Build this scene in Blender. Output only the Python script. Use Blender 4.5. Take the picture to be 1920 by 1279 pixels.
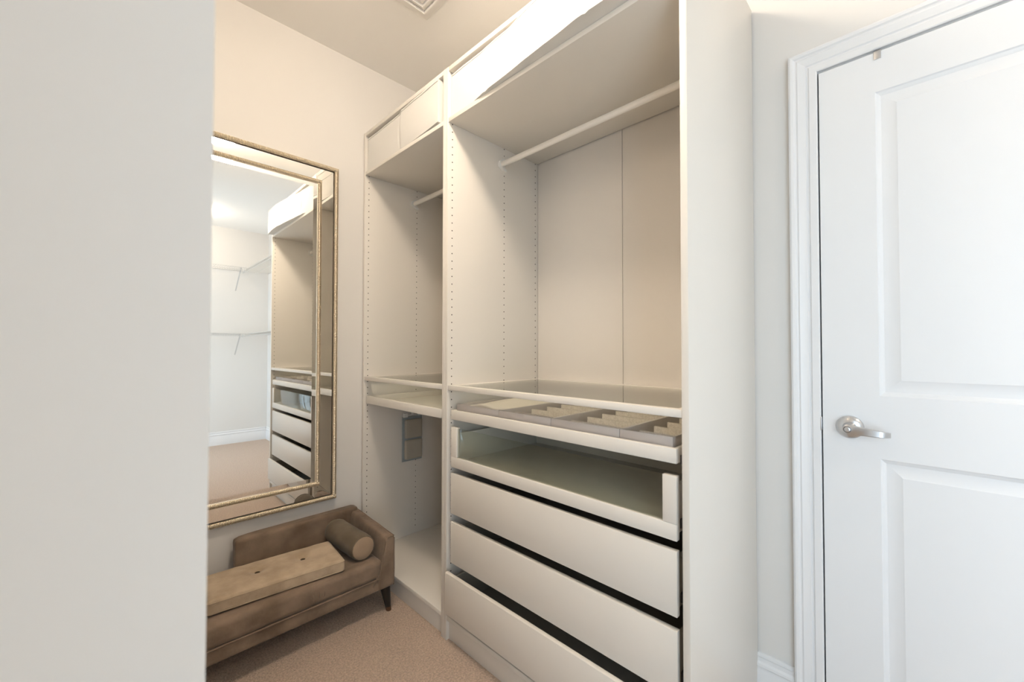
import bpy, bmesh, math, random
from mathutils import Vector, Matrix, noise
random.seed(7)
for o in list(bpy.data.objects): bpy.data.objects.remove(o)
S = bpy.context.scene
COL = S.collection

# ------------------------------------------------------------------ camera
CAM = Vector((-1.0194, -0.4013, 1.1873))
YAW, PITCH, ROLL, FPX = 0.790826, 0.018531, 0.001196, 772.37
F = Vector((math.sin(YAW)*math.cos(PITCH), math.cos(YAW)*math.cos(PITCH), math.sin(PITCH)))
R0 = Vector((math.cos(YAW), -math.sin(YAW), 0)); U0 = R0.cross(F)
R = R0*math.cos(ROLL) + U0*math.sin(ROLL); U = -R0*math.sin(ROLL) + U0*math.cos(ROLL)
cd = bpy.data.cameras.new('camera'); cam = bpy.data.objects.new('camera', cd); COL.objects.link(cam)
cam.matrix_world = Matrix(((R.x, U.x, -F.x, CAM.x), (R.y, U.y, -F.y, CAM.y), (R.z, U.z, -F.z, CAM.z), (0, 0, 0, 1)))
cd.sensor_fit = 'HORIZONTAL'; cd.sensor_width = 36.0; cd.lens = 36.0*FPX/1920.0
cd.clip_start = 0.01
cd.dof.use_dof = True; cd.dof.focus_distance = 1.8; cd.dof.aperture_fstop = 4.0
S.camera = cam

# ------------------------------------------------------------------ world, light, exposure
W = bpy.data.worlds.new('world'); S.world = W; W.use_nodes = True
bg = W.node_tree.nodes['Background']; bg.inputs['Color'].default_value = (0.645, 0.795, 1.0, 1); bg.inputs['Strength'].default_value = 6.1
XE = -1.35
DAY_OPEN = (-2.15, -0.85, 2.12)           # y0, y1, height of the glazed opening in the entrance wall
pl = bpy.data.lights.new('daylight_portal', 'AREA'); pl.shape = 'RECTANGLE'; pl.size = DAY_OPEN[1]-DAY_OPEN[0]; pl.size_y = DAY_OPEN[2]
pl.cycles.is_portal = True
po = bpy.data.objects.new('daylight_portal', pl); COL.objects.link(po)
po.location = (XE-0.13, (DAY_OPEN[0]+DAY_OPEN[1])/2, DAY_OPEN[2]/2); po.rotation_euler = (math.radians(90), 0, math.radians(-90))
LAMP_COL = (1.0, 0.84, 0.66); LAMP_STRENGTH = 112.0; LAMP2_STRENGTH = 46.0
S.view_settings.view_transform = 'Standard'; S.view_settings.look = 'None'
S.view_settings.gamma = 1.0; S.view_settings.use_curve_mapping = False
S.view_settings.exposure = 0.0

# ------------------------------------------------------------------ materials
MATS = {}
def mat(name, col, rough=0.5, metal=0.0, spec=0.5, bump=None, var=None, sheen=0.0, emit=None, coat=0.0):
    if name in MATS: return MATS[name]
    m = bpy.data.materials.new(name); m.use_nodes = True
    nt = m.node_tree; b = nt.nodes['Principled BSDF']
    b.inputs['Base Color'].default_value = (*col, 1); b.inputs['Roughness'].default_value = rough
    b.inputs['Metallic'].default_value = metal; b.inputs['Specular IOR Level'].default_value = spec
    b.inputs['Coat Weight'].default_value = coat
    if sheen:
        b.inputs['Sheen Weight'].default_value = sheen; b.inputs['Sheen Roughness'].default_value = 0.4
    if emit:
        b.inputs['Emission Color'].default_value = (*emit[0], 1); b.inputs['Emission Strength'].default_value = emit[1]
    if bump or var:
        tc = nt.nodes.new('ShaderNodeTexCoord')
    if var:       # (scale, amount, second colour)
        n = nt.nodes.new('ShaderNodeTexNoise'); n.inputs['Scale'].default_value = var[0]; n.inputs['Detail'].default_value = 5
        nt.links.new(tc.outputs['Object'], n.inputs['Vector'])
        rp = nt.nodes.new('ShaderNodeValToRGB'); rp.color_ramp.elements[0].position = 0.35; rp.color_ramp.elements[1].position = 0.65
        rp.color_ramp.elements[0].color = (*col, 1); rp.color_ramp.elements[1].color = (*var[1], 1)
        nt.links.new(n.outputs['Fac'], rp.inputs['Fac']); nt.links.new(rp.outputs['Color'], b.inputs['Base Color'])
    if bump:      # list of (scale, strength, distance)
        prev = None
        for sc, st, di in bump:
            n = nt.nodes.new('ShaderNodeTexNoise'); n.inputs['Scale'].default_value = sc; n.inputs['Detail'].default_value = 4
            nt.links.new(tc.outputs['Object'], n.inputs['Vector'])
            bp = nt.nodes.new('ShaderNodeBump'); bp.inputs['Strength'].default_value = st; bp.inputs['Distance'].default_value = di
            nt.links.new(n.outputs['Fac'], bp.inputs['Height'])
            if prev: nt.links.new(prev.outputs['Normal'], bp.inputs['Normal'])
            prev = bp
        nt.links.new(prev.outputs['Normal'], b.inputs['Normal'])
    MATS[name] = m; return m

M_WALL = mat('wall_paint', (0.79, 0.770, 0.745), 0.65, spec=0.3, bump=[(160, 0.06, 0.001)])
M_CEIL = mat('ceiling_paint', (0.93, 0.91, 0.88), 0.8, spec=0.2, bump=[(120, 0.08, 0.001)])
M_TRIM = mat('trim_paint', (0.85, 0.85, 0.86), 0.32, bump=[(60, 0.03, 0.0006)])
M_DOOR = mat('door_paint', (0.86, 0.865, 0.88), 0.42, bump=[(25, 0.03, 0.001)])
M_WHITE = mat('white_melamine', (0.81, 0.772, 0.715), 0.36, bump=[(300, 0.02, 0.0003)])
M_BACK = mat('back_board', (0.77, 0.725, 0.675), 0.5, bump=[(200, 0.02, 0.0003)])
M_BOX = mat('drawer_board_shade', (0.42, 0.385, 0.33), 0.55)  # darker than the white boards, to put shade into the drawer gaps
M_HOLE = mat('pin_hole_shade', (0.05, 0.04, 0.03), 0.8)  # flat dark discs carry the shade inside the holes as colour
M_CARPET = mat('carpet', (0.60, 0.455, 0.355), 0.95, spec=0.1, bump=[(300, 1.0, 0.008), (110, 0.8, 0.010)], var=(150, (0.84, 0.66, 0.535)), sheen=0.15)
M_VELVET = mat('brown_velvet', (0.150, 0.106, 0.074), 0.75, spec=0.15, bump=[(9, 0.6, 0.016), (40, 0.2, 0.003)], var=(8, (0.26, 0.190, 0.138)), sheen=0.3)
M_CUSH = mat('tan_velvet', (0.36, 0.275, 0.19), 0.8, spec=0.15, bump=[(14, 0.6, 0.010), (80, 0.15, 0.002)], var=(12, (0.50, 0.395, 0.285)), sheen=0.3)
M_BOLST = mat('olive_brown_velvet', (0.115, 0.090, 0.062), 0.75, spec=0.15, bump=[(11, 0.4, 0.01)], var=(9, (0.165, 0.130, 0.092)), sheen=0.2)
M_BOLEND = mat('bolster_end_velvet', (0.36, 0.265, 0.185), 0.8, spec=0.15, bump=[(40, 0.15, 0.003)], sheen=0.3)
M_BUTTON = mat('dimple_shade_velvet', (0.06, 0.045, 0.03), 0.8, spec=0.1)  # button colour darkened to paint in the shade of the sunken dimples
M_LEG = mat('black_wood', (0.012, 0.010, 0.009), 0.35)
M_LEGTIP = mat('leg_tip', (0.10, 0.045, 0.02), 0.5)
M_GOLD = mat('champagne_metal', (0.83, 0.74, 0.60), 0.30, metal=0.85)
M_DARK = mat('dark_groove', (0.045, 0.032, 0.02), 0.6)
M_MIRROR = mat('mirror_silver', (0.93, 0.94, 0.93), 0.0, metal=1.0)
M_STRIP = mat('mirror_strip_silver', (0.90, 0.88, 0.83), 0.02, metal=1.0)
M_STEEL = mat('satin_steel', (0.62, 0.62, 0.63), 0.28, metal=1.0)
M_DSTEEL = mat('dark_steel', (0.18, 0.18, 0.19), 0.35, metal=1.0)
M_FABRIC = mat('white_fabric', (0.80, 0.785, 0.755), 0.85, spec=0.2, bump=[(7, 0.25, 0.01), (500, 0.12, 0.0006)], sheen=0.1)
M_GREY = mat('grey_insert_board', (0.54, 0.495, 0.47), 0.7, bump=[(400, 0.1, 0.0005)])
M_GREYIN = mat('grey_insert_felt', (0.30, 0.265, 0.23), 0.9, bump=[(500, 0.3, 0.001)])
M_PAD = mat('ribbed_felt_pad', (0.72, 0.66, 0.59), 0.95, bump=[(300, 0.5, 0.001)], var=(220, (0.60, 0.545, 0.48)))
M_CLOTH = mat('folded_cloth', (0.66, 0.61, 0.55), 0.9, bump=[(200, 0.3, 0.001)])
M_WIRE = mat('white_vinyl_wire', (0.66, 0.65, 0.63), 0.4)
M_BRACE = mat('brace_metal', (0.62, 0.61, 0.60), 0.4)
M_PLAST = mat('white_plastic', (0.82, 0.81, 0.78), 0.4)
M_VENT = mat('vent_white', (0.82, 0.80, 0.77), 0.5)
M_ABLUE = mat('absorber_blue_film', (0.33, 0.37, 0.39), 0.3)
M_ABAG = mat('absorber_bag', (0.46, 0.42, 0.35), 0.5, bump=[(30, 0.4, 0.004)])
M_LAMP = mat('lamp_glass', (0.9, 0.88, 0.84), 0.4, emit=(LAMP_COL, LAMP_STRENGTH))
M_LAMP2 = mat('rear_lamp_glass', (0.9, 0.88, 0.84), 0.4, emit=(LAMP_COL, LAMP2_STRENGTH))

def glass(name, tint, ior=1.5):
    m = bpy.data.materials.new(name); m.use_nodes = True; nt = m.node_tree; nt.nodes.clear()
    out = nt.nodes.new('ShaderNodeOutputMaterial'); mix = nt.nodes.new('ShaderNodeMixShader')
    tr = nt.nodes.new('ShaderNodeBsdfTransparent'); tr.inputs['Color'].default_value = (*tint, 1)
    gl = nt.nodes.new('ShaderNodeBsdfGlossy'); gl.inputs['Roughness'].default_value = 0.01
    lw = nt.nodes.new('ShaderNodeLayerWeight'); pw = nt.nodes.new('ShaderNodeMath'); pw.operation = 'POWER'; pw.inputs[1].default_value = 5.0
    nt.links.new(lw.outputs['Facing'], pw.inputs[0])
    fr = nt.nodes.new('ShaderNodeMath'); fr.operation = 'MULTIPLY_ADD'; fr.inputs[1].default_value = 0.96; fr.inputs[2].default_value = 0.04
    nt.links.new(pw.outputs[0], fr.inputs[0])
    nt.links.new(fr.outputs[0], mix.inputs[0]); nt.links.new(tr.outputs[0], mix.inputs[1]); nt.links.new(gl.outputs[0], mix.inputs[2])
    nt.links.new(mix.outputs[0], out.inputs[0]); return m
M_GLASS = glass('shelf_glass', (0.93, 0.95, 0.92))
M_TGLASS = glass('tinted_drawer_glass', (0.90, 0.915, 0.87))

# ------------------------------------------------------------------ helpers
def wloc(o):
    v = Vector((0, 0, 0))
    while o: v += o.location; o = o.parent
    return v
def link(name, me, m, parent=None, smooth=None, off=None):
    """Link a mesh whose vertices are in world coordinates (or, with off=None and a rotated parent, relative to it)."""
    me.materials.append(m) if m else None
    o = bpy.data.objects.new(name, me); COL.objects.link(o)
    if parent:
        o.parent = parent
    if smooth is not None:
        me.polygons.foreach_set('use_smooth', [True]*len(me.polygons)); me.set_sharp_from_angle(angle=math.radians(smooth))
    return o
def origin_to(o, local=False):
    """Move an object's origin to the centre of its base; vertices are given in world space (or parent space if local)."""
    me = o.data
    xs = [v.co for v in me.vertices]
    c = Vector(((min(v.x for v in xs)+max(v.x for v in xs))/2, (min(v.y for v in xs)+max(v.y for v in xs))/2, min(v.z for v in xs)))
    me.transform(Matrix.Translation(-c))
    base = Vector((0, 0, 0)) if (local or not o.parent) else wloc(o.parent)
    o.location = c - base
    return o
def tag(o, label=None, cat=None, group=None, kind=None):
    if label: o['label'] = label
    if cat: o['category'] = cat
    if group: o['group'] = group
    if kind: o['kind'] = kind
    return o
def empty(name, loc, label=None, cat=None, group=None, kind=None):
    o = bpy.data.objects.new(name, None); COL.objects.link(o); o.location = loc; o.empty_display_size = 0.05
    return tag(o, label, cat, group, kind)
def bm_box(bm, lo, hi, bev=0.0, seg=2):
    lo, hi = Vector(lo), Vector(hi)
    t = bmesh.new()
    r = bmesh.ops.create_cube(t, size=1.0)
    for v in t.verts:
        v.co = Vector(((lo.x+hi.x)/2 + v.co.x*(hi.x-lo.x), (lo.y+hi.y)/2 + v.co.y*(hi.y-lo.y), (lo.z+hi.z)/2 + v.co.z*(hi.z-lo.z)))
    if bev: bmesh.ops.bevel(t, geom=t.edges[:], offset=bev, segments=seg, affect='EDGES', profile=0.5)
    me = bpy.data.meshes.new('t'); t.to_mesh(me); t.free(); bm.from_mesh(me); bpy.data.meshes.remove(me)
def fin(name, bm, m, parent=None, smooth=35, local=False):
    bmesh.ops.recalc_face_normals(bm, faces=bm.faces[:])
    me = bpy.data.meshes.new(name); bm.to_mesh(me); bm.free()
    o = link(name, me, m, parent, smooth)
    return origin_to(o, local)
def box(name, lo, hi, m, parent=None, bev=0.0015, seg=2, local=False):
    bm = bmesh.new(); bm_box(bm, lo, hi, bev, seg); return fin(name, bm, m, parent, 35, local)
def boxes(name, L, m, parent=None, bev=0.0015, local=False):
    bm = bmesh.new()
    for lo, hi in L: bm_box(bm, lo, hi, bev)
    return fin(name, bm, m, parent, 35, local)
def bm_tube(bm, pts, r, n=10, cap=True):
    pts = [Vector(p) for p in pts]; rings = []
    rr = r if isinstance(r, (list, tuple)) else [r]*len(pts)
    for i, p in enumerate(pts):
        d = (pts[min(i+1, len(pts)-1)] - pts[max(i-1, 0)]).normalized()
        a = d.cross(Vector((0, 0, 1)) if abs(d.z) < 0.9 else Vector((1, 0, 0))).normalized(); b = d.cross(a)
        rings.append([bm.verts.new(p + (a*math.cos(t)+b*math.sin(t))*rr[i]) for t in [2*math.pi*k/n for k in range(n)]])
    for A, B in zip(rings, rings[1:]):
        for k in range(n): bm.faces.new((A[k], A[(k+1) % n], B[(k+1) % n], B[k]))
    if cap: bm.faces.new(rings[0]); bm.faces.new(rings[-1])
def bm_lathe(bm, prof, c, axis, n=40):
    """prof: list of (radius, distance along axis)."""
    axis = Vector(axis).normalized(); a = axis.cross(Vector((0, 0, 1)) if abs(axis.z) < 0.9 else Vector((1, 0, 0))).normalized(); b = axis.cross(a)
    rings = []
    for r, h in prof:
        p = Vector(c) + axis*h
        rings.append([bm.verts.new(p)] if r < 1e-6 else [bm.verts.new(p + (a*math.cos(2*math.pi*k/n)+b*math.sin(2*math.pi*k/n))*r) for k in range(n)])
    for A, B in zip(rings, rings[1:]):
        for k in range(n):
            k2 = (k+1) % n
            if len(A) == 1: bm.faces.new((A[0], B[k2], B[k]))
            elif len(B) == 1: bm.faces.new((A[k], A[k2], B[0]))
            else: bm.faces.new((A[k], A[k2], B[k2], B[k]))
    if len(rings[0]) > 1: bm.faces.new(rings[0])
    if len(rings[-1]) > 1: bm.faces.new(rings[-1])
def lathe(name, prof, c, axis, m, parent=None, n=40, smooth=35, local=False):
    bm = bmesh.new(); bm_lathe(bm, prof, c, axis, n); return fin(name, bm, m, parent, smooth, local)
def sweep(bm, frames):
    """frames: list of closed loops of points; lofted and capped."""
    rings = [[bm.verts.new(p) for p in fr] for fr in frames]
    n = len(rings[0])
    for A, B in zip(rings, rings[1:]):
        for k in range(n): bm.faces.new((A[k], A[(k+1) % n], B[(k+1) % n], B[k]))
    bm.faces.new(rings[0]); bm.faces.new(rings[-1])
def soft_grid(h, r, n, pw=0.75):
    """Rounded box of half sizes h, corner radius r, as a bmesh (cube grid with n cuts per axis)."""
    bm = bmesh.new(); bmesh.ops.create_cube(bm, size=2.0)
    bmesh.ops.subdivide_edges(bm, edges=bm.edges[:], cuts=n, use_grid_fill=True)
    inner = Vector((h[0]-r, h[1]-r, h[2]-r))
    for v in bm.verts:
        # bunch grid lines near the ends so the rounding is smooth
        p = Vector([math.copysign(abs(c)**pw, c)*hh for c, hh in zip(v.co, h)])
        q = Vector([max(-i, min(i, c)) for c, i in zip(p, inner)])
        d = p - q
        # edges of cube: project onto rounded surface
        if d.length > 1e-9: p = q + d.normalized()*r
        v.co = p
    return bm

# ------------------------------------------------------------------ room shell
XW, YM, YR, H = 0.576, 1.755, -2.38, 2.745
XP = -0.955
tag(box('floor', (-1.75, YR-0.15, -0.08), (0.85, YM+0.15, 0.0), M_CARPET, bev=0), kind='structure')
tag(box('ceiling', (-1.75, YR-0.15, H), (0.85, YM+0.15, H+0.1), M_CEIL, bev=0), kind='structure')
tag(box('wall_back', (-1.75, YM, 0), (0.85, YM+0.12, H), M_WALL, bev=0), kind='structure')
tag(box('wall_rear', (-1.75, YR-0.12, 0), (0.85, YR, H), M_WALL, bev=0), kind='structure')
DY0, DY1, DZ = -0.945, -0.186, 2.052       # door leaf
tag(boxes('wall_right', [((XW+0.06, YR, 0), (XW+0.18, YM, H)), ((XW, YR, 0), (XW+0.06, DY0-0.004, H)), ((XW, DY1+0.004, 0), (XW+0.06, YM, H)),  # first slab also closes the doorway, added to block light leaking round the door
                         ((XW, DY0-0.004, DZ+0.006), (XW+0.06, DY1+0.004, H))], M_WALL, bev=0), kind='structure')
bm = bmesh.new(); bm_box(bm, (-1.75, 0.0, 0), (XP, YM, H))
wl = fin('wall_left', bm, M_WALL, None, 35); tag(wl, kind='structure')
bv = wl.modifiers.new('bevel', 'BEVEL'); bv.width = 0.0012; bv.segments = 3
y0, y1, zt = DAY_OPEN
tag(boxes('wall_entrance', [((XE-0.12, YR, 0), (XE, y0, H)), ((XE-0.12, y1, 0), (XE, 0.0, H)), ((XE-0.12, y0, zt), (XE, y1, H))], M_WALL, bev=0), kind='structure')
# unseen opening, glazed and placed for its daylight, in place of a bedroom doorway
day_root = empty('daylight_opening', (XE-0.06, (y0+y1)/2, 0), kind='structure')
ym = (y0+y1)/2
boxes('opening_frame', [((XE-0.09, y0, 0), (XE-0.03, y0+0.05, zt)), ((XE-0.09, y1-0.05, 0), (XE-0.03, y1, zt)), ((XE-0.09, y0, zt-0.05), (XE-0.03, y1, zt)),
                       ((XE-0.09, ym-0.02, 0), (XE-0.03, ym+0.02, zt)), ((XE-0.09, y0, 0), (XE-0.03, y1, 0.04))], M_TRIM, day_root)
for a, b in ((y0+0.05, ym-0.02), (ym+0.02, y1-0.05)):
    box('opening_pane', (XE-0.062, a, 0.04), (XE-0.058, b, zt-0.05), M_GLASS, day_root, bev=0)

# baseboards
BP = [(0, 0), (0.015, 0), (0.015, 0.105), (0.012, 0.112), (0.012, 0.120), (0.015, 0.124), (0.014, 0.132), (0.009, 0.138), (0.008, 0.150), (0.010, 0.154), (0.009, 0.161), (0.004, 0.164), (0, 0.164)]
def baseboard(name, a, b, nrm):
    a, b, nrm = Vector(a), Vector(b), Vector(nrm); bm = bmesh.new()
    sweep(bm, [[p + nrm*d + Vector((0, 0, z)) for d, z in BP] for p in (a, b)])
    return tag(fin(name, bm, M_TRIM, None, 30), kind='structure')
baseboard('baseboard_right', (XW, -0.108, 0), (XW, 0.0, 0), (-1, 0, 0))
baseboard('baseboard_corner', (XW, YR, 0), (XW, DY0-0.082, 0), (-1, 0, 0))
baseboard('baseboard_rear', (XE, YR, 0), (XW-0.016, YR, 0), (0, 1, 0))
baseboard('baseboard_back', (XP, YM, 0), (-0.004, YM, 0), (0, -1, 0))

# door casing: colonial profile swept round the opening with mitres
tr = empty('trim_1', (XW, -0.145, 0), kind='structure')
CP = [(0.0, 0.0), (0.0, 0.011), (0.003, 0.0135), (0.020, 0.0145), (0.0235, 0.010), (0.027, 0.010), (0.030, 0.014), (0.040, 0.0155), (0.050, 0.019), (0.0545, 0.0165), (0.058, 0.0175), (0.062, 0.022), (0.069, 0.0235), (0.074, 0.021), (0.076, 0.015), (0.076, 0.0)]
ci0, ci1, ciz = DY0-0.003, DY1+0.004, DZ+0.008
def casing_loop(sy, sz, z=None):
    # sy: +1 left jamb side (towards wardrobe), -1 far side
    pts = []
    for w, h in CP:
        y = (ci1 + w) if sy > 0 else (ci0 - w)
        pts.append(Vector((XW - h, y, (ciz + w) if sz else 0.0)))
    return pts
for nm, fr in (('casing_upright', [casing_loop(1, 0), casing_loop(1, 1)]), ('casing_head', [casing_loop(1, 1), casing_loop(-1, 1)]), ('casing_upright', [casing_loop(-1, 1), casing_loop(-1, 0)])):
    bm = bmesh.new(); sweep(bm, fr); fin(nm, bm, M_TRIM, tr, 30)
box('strike_plate', (XW-0.0125, DY1+0.002, 0.936), (XW-0.004, DY1+0.0075, 0.978), M_STEEL, tr, bev=0.001)

# door leaf with two raised-field panels
dr = empty('door_1', (XW, (DY0+DY1)/2, 0), kind='structure')
XD = XW - 0.009
py0, py1 = DY0+0.132, DY1-0.132
panels = [(0.20, 0.872), (1.052, 1.935)]
bm = bmesh.new()
ys = [DY0, py0, py1, DY1]; zs_ = [0.008, panels[0][0], panels[0][1], panels[1][0], panels[1][1], DZ]
V = {}
def vv(x, y, z):
    k = (round(x, 5), round(y, 5), round(z, 5))
    if k not in V: V[k] = bm.verts.new((x, y, z))
    return V[k]
for i in range(3):
    for j in range(5):
        if i == 1 and j in (1, 3): continue
        bm.faces.new((vv(XD, ys[i], zs_[j]), vv(XD, ys[i+1], zs_[j]), vv(XD, ys[i+1], zs_[j+1]), vv(XD, ys[i], zs_[j+1])))
for za, zb in panels:
    loops = []
    for ins, dep in ((0, 0), (0.003, 0.0035), (0.008, 0.0055), (0.012, 0.009), (0.020, 0.009), (0.043, 0.003), (0.046, 0.0015)):
        a, b, c, d = py0+ins, py1-ins, za+ins, zb-ins
        loops.append([vv(XD+dep, a, c), vv(XD+dep, b, c), vv(XD+dep, b, d), vv(XD+dep, a, d)])
    for A, B in zip(loops, loops[1:]):
        for k in range(4): bm.faces.new((A[k], A[(k+1) % 4], B[(k+1) % 4], B[k]))
    bm.faces.new(loops[-1])
XB = XD + 0.036
for (a, b) in (((DY0, 0.008), (DY1, 0.008)), ((DY1, 0.008), (DY1, DZ)), ((DY1, DZ), (DY0, DZ)), ((DY0, DZ), (DY0, 0.008))):
    bm.faces.new((vv(XD, *a), vv(XD, *b), vv(XB, *b), vv(XB, *a)))
bm.faces.new((vv(XB, DY0, 0.008), vv(XB, DY1, 0.008), vv(XB, DY1, DZ), vv(XB, DY0, DZ)))
# split long boundary edges are shared only at corners; fine for a render mesh
fin('door_leaf', bm, M_DOOR, dr, 20)
# lever set
hc = Vector((XD, -0.251, 0.955))
bm = bmesh.new(); bm_lathe(bm, [(0.0335, 0.0), (0.0335, 0.003), (0.032, 0.006), (0.022, 0.0105), (0.0165, 0.012), (0.0145, 0.016), (0.0135, 0.040)], hc, (-1, 0, 0), 48)
hs = fin('handle_rose', bm, M_STEEL, dr, 40)
bm = bmesh.new()
prof = [(0.000, 0.0135, 0.0), (-0.006, 0.0133, 0.0), (-0.020, 0.0125, 0.0005), (-0.045, 0.0110, 0.0015), (-0.068, 0.0095, 0.003), (-0.076, 0.0090, 0.005), (-0.083, 0.0082, 0.010), (-0.091, 0.0072, 0.019)]
frames = []
for dy, hh, dx in [(0.0125, 0.005, 0.0), (0.0095, 0.0095, 0.0), (0.005, 0.0125, 0.0)] + prof:
    c = Vector((XD-0.051+dx, hc.y+dy, hc.z + dy*0.085)); t = 0.0045
    frames.append([c+Vector((-t, 0, -hh*0.8)), c+Vector((-t, 0, hh*0.8)), c+Vector((-t*0.6, 0, hh)), c+Vector((t*0.8, 0, hh)), c+Vector((t, 0, hh*0.8)), c+Vector((t, 0, -hh*0.8)), c+Vector((t*0.8, 0, -hh)), c+Vector((-t*0.6, 0, -hh))])
sweep(bm, frames)
lv = fin('lever', bm, M_STEEL, dr, 35)
lathe('lock_ring', [(0.0092, 0), (0.0092, 0.0014), (0.0078, 0.0018)], (XD-0.0555, hc.y+0.001, hc.z), (-1, 0, 0), M_DSTEEL, lv, 28)
lathe('lock_button', [(0.0072, 0), (0.0072, 0.0026), (0.0055, 0.0036), (0.002, 0.0038), (0.0, 0.0030)], (XD-0.0560, hc.y+0.001, hc.z), (-1, 0, 0), M_STEEL, lv, 28)
box('latch', (XD+0.004, DY1+0.0002, 0.940), (XD+0.026, DY1+0.0022, 0.974), M_DSTEEL, dr, bev=0.0005)
# over-door hook
hk = empty('over_door_hook', (XD-0.0012, -0.3245, DZ-0.024), 'small flat grey metal over-door hook clipped on the top edge of the white door', 'hook')
box('hook_plate', (XD-0.0028, -0.3325, DZ-0.022), (XD-0.0004, -0.3165, DZ+0.0032), M_STEEL, hk, bev=0.0004)
box('hook_strap', (XD-0.0028, -0.3325, DZ+0.0012), (XD+0.034, -0.3165, DZ+0.0032), M_STEEL, hk, bev=0.0004)

# ------------------------------------------------------------------ wardrobes
ZS = 2.131; TOPZ = 2.364; DEP = 0.570; T = 0.018
HOLE_X = (0.022, 0.325, 0.546)
def pin_holes(yface, sgn, parent):
    bm = bmesh.new()
    for x in HOLE_X:
        z = ZS - 0.003 - 62*0.032
        while z < TOPZ - 0.03:
            if z > 0.11:
                bm_lathe(bm, [(0.0027, -0.0005), (0.0027, 0.0004), (0.0, 0.0004)], (x, yface, z), (0, sgn, 0), 8)
            z += 0.032
    return tag(fin('pin_holes', bm, M_HOLE, parent, None), 'rows of small dark shelf pin holes', kind='stuff')
def carcass(y0, y1, label, nback):
    root = empty('open_wardrobe', (DEP/2, (y0+y1)/2, 0), label, 'wardrobe', 'open white wardrobe units')
    for a, b, face, s in ((y0, y0+T, y0+T, 1), (y1-T, y1, y1-T, -1)):
        sp = box('side_panel', (0, a, 0), (DEP, b, TOPZ), M_WHITE, root, 0.0009)
        pin_holes(face, s, sp)
    box('top_panel', (0.001, y0+T, TOPZ-T), (DEP, y1-T, TOPZ), M_WHITE, root, 0.0009)
    box('bottom_panel', (0.001, y0+T, 0.082), (DEP-0.01, y1-T, 0.100), M_WHITE, root, 0.0009)
    box('plinth', (0.014, y0+T, 0), (0.030, y1-T, 0.082), M_WHITE, root, 0.0006)
    n = nback; w = (y1-y0-2*T)/n
    for k in range(n):
        box('back_panel', (DEP-0.004, y0+T+k*w+0.0011, 0.10), (DEP+0.003, y0+T+(k+1)*w-0.0011, TOPZ-T), M_BACK, root, 0.0007)
    box('shelf', (0.001, y0+T+0.0005, ZS), (DEP-0.0105, y1-T-0.0005, ZS+T), M_WHITE, root, 0.0009)
    # rail
    bm = bmesh.new(); c = Vector((0.303, 0, 2.047)); fr = []
    for y in (y0+T+0.006, y1-T-0.006):
        fr.append([Vector((c.x + 0.0095*math.cos(t), y, c.z + 0.0135*math.sin(t))) for t in [2*math.pi*k/20 for k in range(20)]])
    sweep(bm, fr); rail = fin('clothes_rail', bm, M_WHITE, root, 40)
    for y, s in ((y0+T, 1), (y1-T, -1)):
        bm = bmesh.new()
        ring = []
        pts = [(0.318, 2.072), (0.318, 2.078), (0.288, 2.060), (0.284, 2.046), (0.288, 2.032), (0.300, 2.024), (0.314, 2.020), (0.330, 2.018), (0.332, 2.026), (0.318, 2.032)]
        sweep(bm, [[Vector((x, y + s*0.0003, z)) for x, z in pts], [Vector((x, y + s*0.012, z)) for x, z in pts]])
        fin('rail_bracket', bm, M_PLAST, rail, 40)
    return root
wr = carcass(0.0, 1.0, 'wide open white wardrobe unit with drawers, nearest the white door', 2)
wlft = carcass(1.0, 1.75, 'narrow open white wardrobe unit without drawers, next to the mirror wall', 1)

def glass_shelf(y0, y1, root):
    z0, z1 = 1.016, 1.036; x0, x1 = 0.002, DEP-0.006
    a, b = y0+T+0.0006, y1-T-0.0006
    sh = boxes('glass_shelf_frame', [((x0, a, z0), (x0+0.026, b, z1)), ((x1-0.02, a, z0), (x1, b, z1)), ((x0+0.026, a, z0), (x1-0.02, a+0.02, z1)), ((x0+0.026, b-0.02, z0), (x1-0.02, b, z1))], M_WHITE, root, 0.0012)
    box('glass_pane', (x0+0.024, a+0.018, z1-0.006), (x1-0.018, b-0.018, z1-0.002), M_GLASS, sh, 0)
glass_shelf(0.0, 1.0, wr); glass_shelf(1.0, 1.75, wlft)

FX = 0.007; GAP = 0.017
def tray(y0, y1, z0, z1, root):
    a, b = y0+T+GAP, y1-T-GAP; x1 = DEP-0.03
    t = boxes('pull_out_tray', [((FX, a, z0), (FX+0.016, b, z1)), ((x1-0.012, a, z0), (x1, b, z1)), ((FX+0.016, a, z0), (x1-0.012, a+0.012, z1)), ((FX+0.016, b-0.012, z0), (x1-0.012, b, z1)),
                                ((FX+0.014, a+0.011, z0+0.003), (x1-0.01, b-0.011, z0+0.009))], M_WHITE, root, 0.0022)
    for y, s in ((a, -1), (b, 1)):
        box('runner', (0.03, min(y+s*0.0005, y+s*(GAP-0.0005)), z0-0.004), (x1, max(y+s*0.0005, y+s*(GAP-0.0005)), z0+0.018), M_DSTEEL, t, 0.0005)
    return t
tray(0.0, 1.0, 0.898, 0.936, wr)
tray(1.0, 1.75, 0.893, 0.932, wlft)

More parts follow.
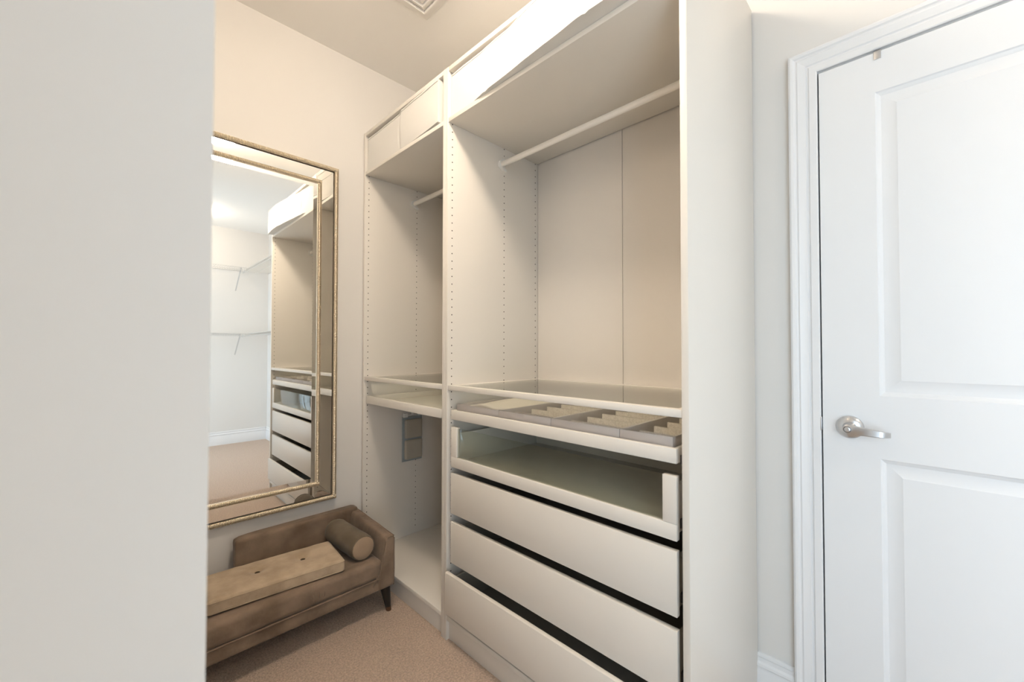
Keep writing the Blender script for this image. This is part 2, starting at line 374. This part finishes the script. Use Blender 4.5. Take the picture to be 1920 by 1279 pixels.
def drawer(z0, z1, x, glassy=False):
    a, b = T+GAP, 1.0-T-GAP; zb = z0+0.012; zt_ = z1-0.028; x1 = x+0.52
    d = boxes('drawer_box', [((x+0.016, a+0.006, zb), (x1, a+0.018, zt_)), ((x+0.016, b-0.018, zb), (x1, b-0.006, zt_)), ((x1-0.012, a+0.018, zb), (x1, b-0.018, zt_)),
                             ((x+0.016, a+0.016, zb), (x1-0.010, b-0.016, zb+0.008))], M_BOX if not glassy else M_WHITE, wr, 0.0008)
    tag(d, None)
    if not glassy:
        box('drawer_front', (x, a, z0), (x+0.016, b, z1), M_WHITE, d, 0.0013)
    else:
        boxes('drawer_frame', [((x, a, z0), (x+0.018, b, z0+0.042)), ((x, a, z0+0.042), (x+0.018, a+0.037, z1)), ((x, b-0.037, z0+0.042), (x+0.018, b, z1))], M_WHITE, d, 0.0016)
        box('glass_pane', (x+0.007, a+0.035, z0+0.040), (x+0.011, b-0.035, z1-0.003), M_TGLASS, d, 0.0003)
    for y, s in ((a, -1), (b, 1)):
        box('runner', (0.04, min(y+s*(-0.005), y+s*(GAP-0.0005)), zb+0.01), (0.53, max(y+s*(-0.005), y+s*(GAP-0.0005)), zb+0.035), M_DSTEEL, d, 0.0005)
    return d
drawer(0.705, 0.867, FX, True)
drawer(0.517, 0.680, FX)
drawer(0.318, 0.483, FX)
drawer(0.126, 0.289, -0.020)

# grey inserts in the wide unit's tray
def insert(ya, yb, label, pads, cloth=False):
    z0, z1 = 0.9075, 0.960; xa, xb = 0.028, 0.515
    r = empty('tray_insert', ((xa+xb)/2, (ya+yb)/2, z0), label, 'tray insert', 'grey felt inserts in the pull-out tray')
    a, b = ya+0.0008, yb-0.0008; t = 0.004
    boxes('insert_wall', [((xa, a, z0), (xa+t, b, z1)), ((xb-t, a, z0), (xb, b, z1)), ((xa+t, a, z0), (xb-t, a+t, z1)), ((xa+t, b-t, z0), (xb-t, b, z1))], M_GREY, r, 0.0008)
    box('insert_base', (xa+t, a+t, z0), (xb-t, b-t, z0+0.004), M_GREYIN, r, 0)
    if pads:
        x = xa + 0.018
        for k in range(5):
            bm = bmesh.new(); ya_, yb_ = a+t+0.002, b-t-0.062
            if yb-ya < 0.2: yb_ = b-t-0.045
            prof = [(x, z0+0.006), (x+0.072, z0+0.006), (x+0.072, z0+0.020)] + [(x+0.072-0.066*s, z0+0.020+0.032*s - 0.004*math.sin(s*math.pi)) for s in (0.2, 0.4, 0.6, 0.8, 1.0)] + [(x+0.002, z0+0.052)]
            sweep(bm, [[Vector((px, y, pz)) for px, pz in prof] for y in (ya_, yb_)])
            p = fin('ribbed_pad', bm, M_PAD, r, 30)
            rb = bmesh.new(); y = ya_+0.004
            while y < yb_-0.003:
                sweep(rb, [[Vector((px-0.0003, y+dy, pz+0.0014)) for dy in (-0.0012, 0.0012)] + [Vector((px+0.001, y+dy, pz-0.002)) for dy in (0.0012, -0.0012)] for px, pz in prof[3:]])
                y += 0.006
            tag(fin('pad_ribs', rb, M_PAD, p, 30), kind='stuff')
            x += 0.090
    return r
insert(0.706, 0.953, 'grey flat tray insert holding a folded pale cloth, farthest from the door', False)
insert(0.456, 0.706, 'grey tray insert with ribbed pads, directly beside the flat insert that holds the pale cloth', True)
insert(0.206, 0.456, 'grey tray insert with ribbed pads, second from the door end', True)
insert(0.052, 0.206, 'narrowest grey tray insert with ribbed pads, at the door end of the pull-out tray', True)
# folded cloth in the flat insert
bm = soft_grid((0.20, 0.105, 0.017), 0.010, 14)
for v in bm.verts:
    v.co.z += 0.006*math.sin(v.co.y*34+1.0) + 0.004*math.sin(v.co.x*17+v.co.y*12)
    v.co += Vector((0.262, 0.828, 0.945))
tag(fin('folded_cloth', bm, M_CLOTH, None, 60), 'pale folded cloth lying in the far grey tray insert under the glass shelf', 'cloth')

# ------------------------------------------------------------------ fabric storage boxes on the top shelves
def lerp_tab(tab, t):
    for (a, va), (b, vb) in zip(tab, tab[1:]):
        if t <= b: 
            s = (t-a)/(b-a); s = s*s*(3-2*s)*0.5 + s*0.5
            return va + (vb-va)*s
    return tab[-1][1]
def storage_box(label, ya, yb, front_bot, front_top, zbot, ztop, creases, crease_d=0.013):
    """ya/yb: ends; front_*: tables y -> x of the front face at bottom and top; zbot/ztop: tables y -> z."""
    r = empty('storage_box', (0.28, (ya+yb)/2, ZS+T), label, 'storage box', 'white fabric storage boxes on the top shelves')
    bm = bmesh.new(); NY, NZ, NX = 90, 16, 8
    xb = 0.545
    def P(u, v, w):     # u along y, v up, w from front to back
        y = ya + (yb-ya)*u
        f = lerp_tab(front_bot, y)*(1-v) + lerp_tab(front_top, y)*v
        f -= 0.006*math.sin(math.pi*v)*math.sin(math.pi*u)
        for c in creases:
            f += crease_d*math.exp(-((y-c-0.004*math.sin(v*5))/0.006)**2)*math.sin(math.pi*min(1, v*0.9+0.1))
        f += 0.0035*noise.noise(Vector((y*9, v*3, 1.3)))
        x = f + (xb-f)*w
        za, zb = lerp_tab(zbot, y), lerp_tab(ztop, y)
        z = za + (zb-za)*v
        if 0 < w < 1 and v == 1: z -= 0.006*math.sin(math.pi*w)
        return Vector((x, y, z))
    cache = {}
    def vert(i, j, k):
        key = (i, j, k)
        if key not in cache: cache[key] = bm.verts.new(P(i/NY, j/NZ, k/NX))
        return cache[key]
    for i in range(NY):
        for j in range(NZ):
            for k in (0, NX): bm.faces.new((vert(i, j, k), vert(i+1, j, k), vert(i+1, j+1, k), vert(i, j+1, k)))
        for k in range(NX):
            for j in (0, NZ): bm.faces.new((vert(i, j, k), vert(i+1, j, k), vert(i+1, j, k+1), vert(i, j, k+1)))
    for j in range(NZ):
        for k in range(NX):
            for i in (0, NY): bm.faces.new((vert(i, j, k), vert(i, j+1, k), vert(i, j+1, k+1), vert(i, j, k+1)))
    fin('fabric_body', bm, M_FABRIC, r, 40)
    # piping / zip line round the top edge
    bm = bmesh.new(); bm_tube(bm, [P(i/60, 0.955, 0)+Vector((-0.001, 0, 0)) for i in range(61)], 0.0016, 6)
    fin('zip_seam', bm, M_FABRIC, r, 60)
    return r
storage_box('long white fabric storage box bulging over the front edge of the wide unit top shelf', 0.028, 0.972,
            [(0.02, -0.036), (0.15, -0.046), (0.30, -0.047), (0.43, -0.038), (0.585, -0.024), (0.75, -0.010), (0.85, 0.004), (0.98, 0.009)],
            [(0.02, -0.034), (0.25, -0.036), (0.40, -0.024), (0.50, -0.012), (0.64, 0.006), (0.80, 0.011), (0.98, 0.011)],
            [(0, ZS+T+0.0005), (1, ZS+T+0.0005)], [(0, 2.342), (0.6, 2.340), (0.9, 2.333), (1, 2.331)], (0.738, 0.268))
storage_box('white fabric storage box with a vertical fold, on the narrow unit top shelf', 1.048, 1.722,
            [(1.04, -0.004), (1.2, 0.000), (1.36, 0.002), (1.375, 0.006), (1.40, 0.010), (1.73, 0.009)],
            [(1.04, -0.006), (1.2, -0.004), (1.36, -0.002), (1.375, 0.005), (1.40, 0.010), (1.73, 0.010)],
            [(1.04, ZS+T+0.007), (1.2, ZS+T+0.003), (1.35, ZS+T+0.0005), (1.75, ZS+T+0.0005)], [(1.04, 2.341), (1.3, 2.336), (1.75, 2.330)], (1.385,), 0.010)

# ------------------------------------------------------------------ hanging moisture absorber
ab = empty('moisture_absorber', (0.293, 1.715, 0.53), 'slim hanging moisture absorber bag in blue-grey film under the pull-out tray of the narrow unit', 'absorber bag')
box('film_sleeve', (0.228, 1.7175, 0.534), (0.358, 1.7225, 0.792), M_ABLUE, ab, 0.001)
for za, zb in ((0.545, 0.656), (0.666, 0.775)):
    bm = soft_grid((0.057, 0.009, (zb-za)/2), 0.007, 8)
    for v in bm.verts: v.co += Vector((0.2985, 1.7145, (za+zb)/2))
    fin('bag_pocket', bm, M_ABAG, ab, 60)
boxes('hanger', [((0.232, 1.713, 0.788), (0.262, 1.723, 0.812)), ((0.328, 1.713, 0.792), (0.356, 1.723, 0.808)), ((0.262, 1.716, 0.796), (0.328, 1.722, 0.802)), ((0.288, 1.716, 0.800), (0.302, 1.722, 0.862))], M_PLAST, ab, 0.0015)
bm = bmesh.new(); bm_tube(bm, [(0.295, 1.719, 0.860), (0.295, 1.719, 0.878), (0.299, 1.721, 0.886), (0.310, 1.724, 0.888), (0.322, 1.728, 0.884)], 0.0028, 8)
fin('hook', bm, M_PLAST, ab, 60)

# ------------------------------------------------------------------ wall mirror
MX0, MX1, MZ0, MZ1 = -0.835, -0.144, 0.424, 2.118
mr = empty('wall_mirror', ((MX0+MX1)/2, 1.735, MZ0), 'tall wall mirror with double ribbed champagne frame, hanging above the small sofa', 'mirror')
mr.rotation_euler = (-0.0027, 0, -0.0041)
hw, hh = (MX1-MX0)/2, MZ1-MZ0
def ribbed_side(name, x0, x1, z0, z1, y_back, y_front, along):
    """One side of a frame in mirror-local coordinates: a bar with half-round beads across it every 5 mm."""
    bm = bmesh.new(); bm_box(bm, (x0, y_front+0.0085, z0), (x1, y_back, z1), 0)
    L = (x1-x0) if along == 'x' else (z1-z0); n = int(L/0.0056); st = L/n
    c0, c1 = (z0, z1) if along == 'x' else (x0, x1)
    arc = [(t, 0.0072*(1-math.sin(math.pi*(0.06+0.88*t))**0.8)) for t in (0.0, 0.15, 0.35, 0.5, 0.65, 0.85, 1.0)]
    for k in range(n):
        a = (x0 if along == 'x' else z0) + k*st
        prof = [(0.06, 0.0030), (0.26, 0.0007), (0.5, 0.0), (0.74, 0.0007), (0.94, 0.0030)]
        fr = []
        for t, e in arc:
            c = c0+(c1-c0)*t
            fr.append([Vector((a+st*s, y_front+d+e, c)) if along == 'x' else Vector((c, y_front+d+e, a+st*s)) for s, d in prof])
        sweep(bm, fr)
    return fin(name, bm, M_GOLD, mr, 50, True)
def frame(name, ins, w, yb, yf):
    x0, x1, z0, z1 = -hw+ins, hw-ins, ins, hh-ins
    ribbed_side(name, x0, x1, z1-w, z1, yb, yf, 'x'); ribbed_side(name, x0, x1, z0, z0+w, yb, yf, 'x')
    ribbed_side(name, x0, x0+w, z0+w, z1-w, yb, yf, 'z'); ribbed_side(name, x1-w, x1, z0+w, z1-w, yb, yf, 'z')
frame('outer_frame_rail', 0.0, 0.020, 0.014, -0.014)
frame('inner_frame_rail', 0.082, 0.019, 0.004, -0.010)
box('backing_board', (-hw+0.006, 0.0035, 0.006), (hw-0.006, 0.013, hh-0.006), M_DARK, mr, 0, local=True)
# four mirrored border strips with mitred ends
s0, s1 = 0.0245, 0.0815
for cs in (((-hw+s0, s0), (hw-s0, s0), (hw-s1, s1), (-hw+s1, s1)), ((-hw+s0, hh-s0), (-hw+s1, hh-s1), (hw-s1, hh-s1), (hw-s0, hh-s0)),
           ((-hw+s0, s0), (-hw+s1, s1), (-hw+s1, hh-s1), (-hw+s0, hh-s0)), ((hw-s0, s0), (hw-s0, hh-s0), (hw-s1, hh-s1), (hw-s1, s1))):
    bm = bmesh.new(); c = Vector((sum(p[0] for p in cs)/4, sum(p[1] for p in cs)/4))
    q = [Vector(p)+(c-Vector(p)).normalized()*0.0006 for p in cs]
    sweep(bm, [[Vector((p.x, y, p.y)) for p in q] for y in (0.0, 0.003)])
    fin('border_strip', bm, M_STRIP, mr, None, True)
# main glass with bevelled margin
g = 0.100; bw = 0.022; bm = bmesh.new()
rect = lambda i, y: [bm.verts.new((x, y, z)) for x, z in ((-hw+i, i), (hw-i, i), (hw-i, hh-i), (-hw+i, hh-i))]
A, B, Cc = rect(g, 0.003), rect(g, 0.0014), rect(g+bw, 0.0)
for P_, Q_ in ((A, B), (B, Cc)):
    for k in range(4): bm.faces.new((P_[k], P_[(k+1) % 4], Q_[(k+1) % 4], Q_[k]))
bm.faces.new(Cc); bm.faces.new(A)
fin('mirror_glass', bm, M_MIRROR, mr, None, True)

# ------------------------------------------------------------------ small sofa
SX0, SX1, SY0, SY1 = -0.925, -0.050, 1.308, 1.712
so = empty('pet_sofa', ((SX0+SX1)/2, (SY0+SY1)/2, 0), 'small brown velvet chaise sofa on black legs under the wall mirror', 'sofa')
def soft(name, lo, hi, r, n, m, parent, fn=None, smooth=70):
    h = [(b-a)/2 for a, b in zip(lo, hi)]; c = Vector([(a+b)/2 for a, b in zip(lo, hi)])
    bm = soft_grid(h, r, n)
    for v in bm.verts:
        v.co += c
        if fn: v.co = fn(v.co)
    return fin(name, bm, m, parent, smooth)
soft('sofa_base', (SX0, SY0+0.004, 0.112), (SX1-0.002, SY1, 0.170), 0.010, 14, M_VELVET, so)
def seatfn(p):
    q = p.copy()
    if p.z > 0.2: q.z += 0.006*math.sin((p.x-SX0)/(SX1-SX0)*math.pi) + 0.003*noise.noise(p*14)
    if p.y < SY0+0.04: q.y += 0.005*noise.noise(Vector((p.x*16, p.z*10, 3)))
    return q
soft('seat', (SX0+0.002, SY0, 0.164), (SX1-0.055, SY1-0.03, 0.248), 0.024, 26, M_VELVET, so, seatfn)
bm = bmesh.new(); bm_tube(bm, [(SX0+0.012+(SX1-0.024-SX0)*k/30, SY0+0.0015, 0.1665) for k in range(31)], 0.0030, 8); fin('seat_piping', bm, M_VELVET, so, 60)
def backfn(p):
    q = p.copy(); q.y += (p.z-0.25)*0.10; q.y = min(q.y, 1.737)
    if p.z > 0.34: q.z -= 0.006*max(0.0, (-0.50-p.x)/0.09)**2
    return q
soft('backrest', (-0.592, 1.655, 0.17), (SX1-0.004, 1.712, 0.374), 0.014, 18, M_VELVET, so, backfn)
# arm: trapezoid section, taller at the back, soft edges
def armfn(p):
    q = p.copy(); s = (p.z-0.112)/(0.338-0.112)
    q.x = p.x + 0.036*max(0.0, min(1.0, (SX1-p.x)/0.076))*max(0, s)**1.4
    q.z += 0.020*max(0, s)*((p.y-SY0)/(SY1-SY0))
    q.x += 0.002*noise.noise(p*12)
    return q
soft('armrest', (-0.126, SY0-0.003, 0.114), (SX1, SY1, 0.338), 0.013, 18, M_VELVET, so, armfn)
bm = bmesh.new(); bm_tube(bm, [armfn(Vector((SX1-0.003, SY0+0.004+(SY1-SY0-0.01)*k/20, 0.336))) for k in range(21)], 0.0028, 8); fin('arm_piping', bm, M_VELVET, so, 60)
bm = bmesh.new(); pts = [(-0.122, 0.118), (-0.1245, 0.17), (-0.1245, 0.23), (-0.124, 0.29), (-0.1205, 0.322), (-0.112, 0.3345), (-0.09, 0.337), (-0.062, 0.3365), (-0.0525, 0.326), (-0.0515, 0.27), (-0.0515, 0.19), (-0.053, 0.118)]
bm_tube(bm, [armfn(Vector((x, SY0+0.0015, z))) for x, z in pts], 0.0026, 8); fin('arm_front_piping', bm, M_VELVET, so, 60)
# gathered folds where the seat cover meets the armrest and mid-front
for fx, fz, ln, tw in ((-0.405, 0.222, 0.040, 0.10), (-0.380, 0.226, 0.046, -0.05), (-0.355, 0.222, 0.036, -0.25), (-0.125, 0.190, 0.050, -0.5), (-0.112, 0.205, 0.055, -0.35)):
    bm = bmesh.new(); bm_tube(bm, [(fx+tw*ln*t, SY0+0.0035-0.0022*math.sin(math.pi*t), fz-ln*t) for t in [k/8 for k in range(9)]], [0.0012+0.0030*math.sin(math.pi*k/8) for k in range(9)], 8)
    fin('cover_fold', bm, M_VELVET, so, 80)
for lx, ly, sx, sy in ((SX1-0.028, SY0+0.036, 1, -1), (SX1-0.028, SY1-0.04, 1, 1), (SX0+0.04, SY0+0.036, -1, -1), (SX0+0.04, SY1-0.04, -1, 1)):
    bm = bmesh.new(); fr = []
    for z, r, d in ((0.114, 0.024, 0.0), (0.018, 0.0125, 0.013)):
        c = Vector((lx+sx*d*0.8, ly+sy*d, z)); fr.append([c+Vector((r*math.cos(t), r*math.sin(t), 0)) for t in [2*math.pi*k/16 for k in range(16)]])
    sweep(bm, fr); lg = fin('leg', bm, M_LEG, so, 40)
    bm = bmesh.new(); fr = []
    for z, r, d in ((0.018, 0.0128, 0.013), (0.0, 0.0115, 0.0155)):
        c = Vector((lx+sx*d*0.8, ly+sy*d, z)); fr.append([c+Vector((r*math.cos(t), r*math.sin(t), 0)) for t in [2*math.pi*k/16 for k in range(16)]])
    sweep(bm, fr); fin('leg_tip', bm, M_LEGTIP, lg, 40)

# flat tufted cushion on the seat
cu = empty('seat_cushion', (-0.495, 1.452, 0.252), 'flat tan rectangular cushion with two sunken buttons lying on the small sofa', 'cushion')
cu.rotation_euler = (0, 0, math.radians(-5.2))
bm = soft_grid((0.235, 0.112, 0.0265), 0.014, 70, 0.93)
btn = [(-0.062, 0.022), (0.102, 0.018)]
for v in bm.verts:
    p = v.co.copy(); top = p.z > 0.005
    if top:
        for bx_, by_ in btn:
            d2 = (p.x-bx_)**2+(p.y-by_)**2
            v.co.z -= 0.010*math.exp(-d2/0.00035) + 0.006*math.exp(-d2/0.0014)
        v.co.z += 0.004*(1-(p.x/0.235)**4)*(1-(p.y/0.112)**4)
    v.co += Vector((0, 0, 0.0275)) + Vector((0, 0.0016*noise.noise(p*30), 0.0014*noise.noise(p*22)))
fin('cushion_body', bm, M_CUSH, cu, 70, True)
def rrect(hx, hy, r, z, n=8):
    P = []
    for cx_, cy_, a0 in ((hx-r, hy-r, 0), (-hx+r, hy-r, 90), (-hx+r, -hy+r, 180), (hx-r, -hy+r, 270)):
        for k in range(n+1):
            a = math.radians(a0+90*k/n); P.append(Vector((cx_+r*math.cos(a), cy_+r*math.sin(a), z)))
    return P+[P[0]]
for z_ in (0.0085, 0.0445):
    bm = bmesh.new(); bm_tube(bm, rrect(0.2335, 0.1105, 0.013, z_), 0.0022, 8); fin('edge_piping', bm, M_CUSH, cu, 80, True)
for bx_, by_ in btn:
    lathe('button', [(0.0105, 0), (0.010, 0.002), (0.006, 0.0042), (0, 0.005)], (bx_, by_, 0.0425), (0, 0, 1), M_BUTTON, cu, 16, 60, True)
# bolster
bo = empty('bolster_cushion', (-0.176, 1.49, 0.252), 'dark brown velvet bolster roll with pale round end, lying against the sofa armrest', 'cushion')
rb_ = 0.0545; bm = bmesh.new(); pr = []
NL = 26
ringsv = []
for k in range(NL+1):
    t = k/NL; y = 1.356 + 0.274*t
    e = min(t, 1-t)*NL
    r = rb_*(0.90 if e < 0.5 else 0.965 if e < 1.5 else 1.0)
    ring = []
    for a in range(40):
        th = 2*math.pi*a/40
        rr = r*(1 + 0.03*noise.noise(Vector((math.cos(th)*2, math.sin(th)*2, t*5))) )
        ring.append(Vector((-0.176 - 0.012*t + rr*math.cos(th), y, 0.252+rb_*0.99 + rr*math.sin(th))))
    ringsv.append(ring)
sweep(bm, ringsv); fin('bolster_body', bm, M_BOLST, bo, 60)
lathe('bolster_end', [(0.0495, 0.0), (0.0495, 0.003), (0.046, 0.006), (0.025, 0.0075), (0.004, 0.0065), (0, 0.006)], (-0.176, 1.358, 0.252+rb_*0.99), (0, -1, 0), M_BOLEND, bo, 40, 60)
bm = bmesh.new(); bm_tube(bm, [Vector((-0.176+0.0497*math.cos(t), 1.355, 0.252+rb_*0.99+0.0497*math.sin(t))) for t in [2*math.pi*k/40 for k in range(41)]], 0.0022, 8)
fin('end_piping', bm, M_BOLST, bo, 60)

# ------------------------------------------------------------------ ceiling vent: stepped square diffuser
VX1, VY1, VS = 0.060, 1.237, 0.34
ve = empty('ceiling_vent', (VX1-VS/2, VY1-VS/2, H-0.02), 'white square stepped ceiling vent above the wardrobes', 'vent')
def sq_ring(name, i0, prof, m):
    bm = bmesh.new(); loops = []
    for ins, dz in prof:
        i = i0+ins; a, b, c, d = VX1-VS+i, VX1-i, VY1-VS+i, VY1-i
        loops.append([bm.verts.new((x, y, H-dz)) for x, y in ((a, c), (b, c), (b, d), (a, d))])
    for A_, B_ in zip(loops, loops[1:]+loops[:1]):
        for k in range(4): bm.faces.new((A_[k], A_[(k+1) % 4], B_[(k+1) % 4], B_[k]))
    return fin(name, bm, m, ve, 25)
sq_ring('vent_frame', 0.0, [(0, 0.0005), (0, 0.006), (0.002, 0.008), (0.034, 0.017), (0.038, 0.016), (0.040, 0.008), (0.034, 0.0005)], M_VENT)
for k in range(4):
    sq_ring('louver_ring', 0.0402+k*0.027, [(0, 0.004), (0, 0.007), (0.004, 0.009), (0.019, 0.0165), (0.023, 0.0165), (0.0255, 0.008), (0.0265, 0.004)], M_VENT)
box('vent_back', (VX1-VS+0.02, VY1-VS+0.02, H-0.003), (VX1-0.02, VY1-0.02, H-0.0005), M_VENT, ve, 0)

# ------------------------------------------------------------------ ceiling lamps
def ceiling_lamp(x, y, m, label):
    r = empty('ceiling_lamp', (x, y, H-0.145), label, 'lamp', 'flush ceiling lamps')
    lathe('lamp_base', [(0.120, 0.0), (0.120, 0.014), (0.110, 0.022), (0.040, 0.026), (0.030, 0.050)], (x, y, H-0.0005), (0, 0, -1), M_STEEL, r, 48)
    lathe('lamp_dome', [(0.030, 0.048), (0.080, 0.050), (0.110, 0.062)] + [(0.115*math.cos(t), 0.072+0.060*math.sin(t)) for t in [math.pi/2*k/10 for k in range(0, 11)]], (x, y, H), (0, 0, -1), m, r, 48, 60)
    lathe('finial', [(0.010, 0), (0.010, 0.005), (0.005, 0.011), (0, 0.013)], (x, y, H-0.131), (0, 0, -1), M_STEEL, r, 20)
ceiling_lamp(-0.46, 0.46, M_LAMP, 'lit white dome ceiling lamp between the mirror wall and the entrance')
ceiling_lamp(-0.34, -1.74, M_LAMP2, 'lit white dome ceiling lamp near the rear wall, glowing at the mirror edge')

# ------------------------------------------------------------------ wire shelves seen in the mirror
def wire_shelf(label, along, p0, p1, wall, z, braces, bracket=None):
    """along 'x': runs in x at the rear wall; along 'y': runs in y at the right wall."""
    d = 0.295
    def W_(s, dd, zz):
        return Vector((s, wall+dd, zz)) if along == 'x' else Vector((wall-dd, s, zz))
    c = W_((p0+p1)/2, d/2, z)
    r = empty('wire_shelf', c, label, 'wire shelf', 'white wire shelves')
    for dd, zz in ((0.006, z), (d*0.5, z-0.004), (d, z), (d, z-0.030)):
        bm = bmesh.new(); bm_tube(bm, [W_(p0, dd, zz), W_(p1, dd, zz)], 0.0032, 8); fin('shelf_rod', bm, M_WIRE, r, 60)
    bm = bmesh.new(); n = int((p1-p0)/0.0254)
    for k in range(n+1):
        s = p0+0.004+(p1-p0-0.008)*k/n
        bm_tube(bm, [W_(s, 0.002, z+0.003), W_(s, d+0.002, z+0.003), W_(s, d+0.0035, z-0.030)], 0.0015, 5)
    tag(fin('cross_wires', bm, M_WIRE, r, 60), kind='stuff')
    for s, drop in braces:
        bm = bmesh.new(); a = W_(s, d-0.005, z-0.004); b = W_(s, 0.012, z-drop); e = W_(s, 0.002, z-drop-0.012)
        o = W_(s+0.006, 0, 0)-W_(s, 0, 0)
        up = Vector((0, 0, 0.002))
        sweep(bm, [[p-o+up, p+o+up, p+o-up, p-o-up] for p in (a, b, e)])
        fin('brace', bm, M_BRACE, r, 30)
    if bracket:
        s = bracket
        bm = bmesh.new(); q = W_(s, d-0.02, z-0.022)
        bm_box(bm, q-Vector((0.012, 0.016, 0.020)), q+Vector((0.012, 0.016, 0.018)), 0.005, 2)
        fin('end_bracket', bm, M_PLAST, r, 40)
    return r
XS1 = XW-0.004
wire_shelf('upper white wire shelf along the rear wall, seen in the mirror', 'x', XE+0.01, 0.262, YR, 2.212, [(0.205, 0.25), (-0.55, 0.25)], 0.245)
wire_shelf('lower white wire shelf along the rear wall, seen in the mirror', 'x', XE+0.01, 0.262, YR, 1.390, [(0.205, 0.25), (-0.55, 0.25)], 0.245)
wire_shelf('upper white wire shelf along the door wall, seen in the mirror', 'y', YR+0.004, -1.06, XW, 2.212, [(-1.25, 0.25)])
wire_shelf('lower white wire shelf along the door wall, seen in the mirror', 'y', YR+0.004, -1.06, XW, 1.390, [(-1.25, 0.25)])
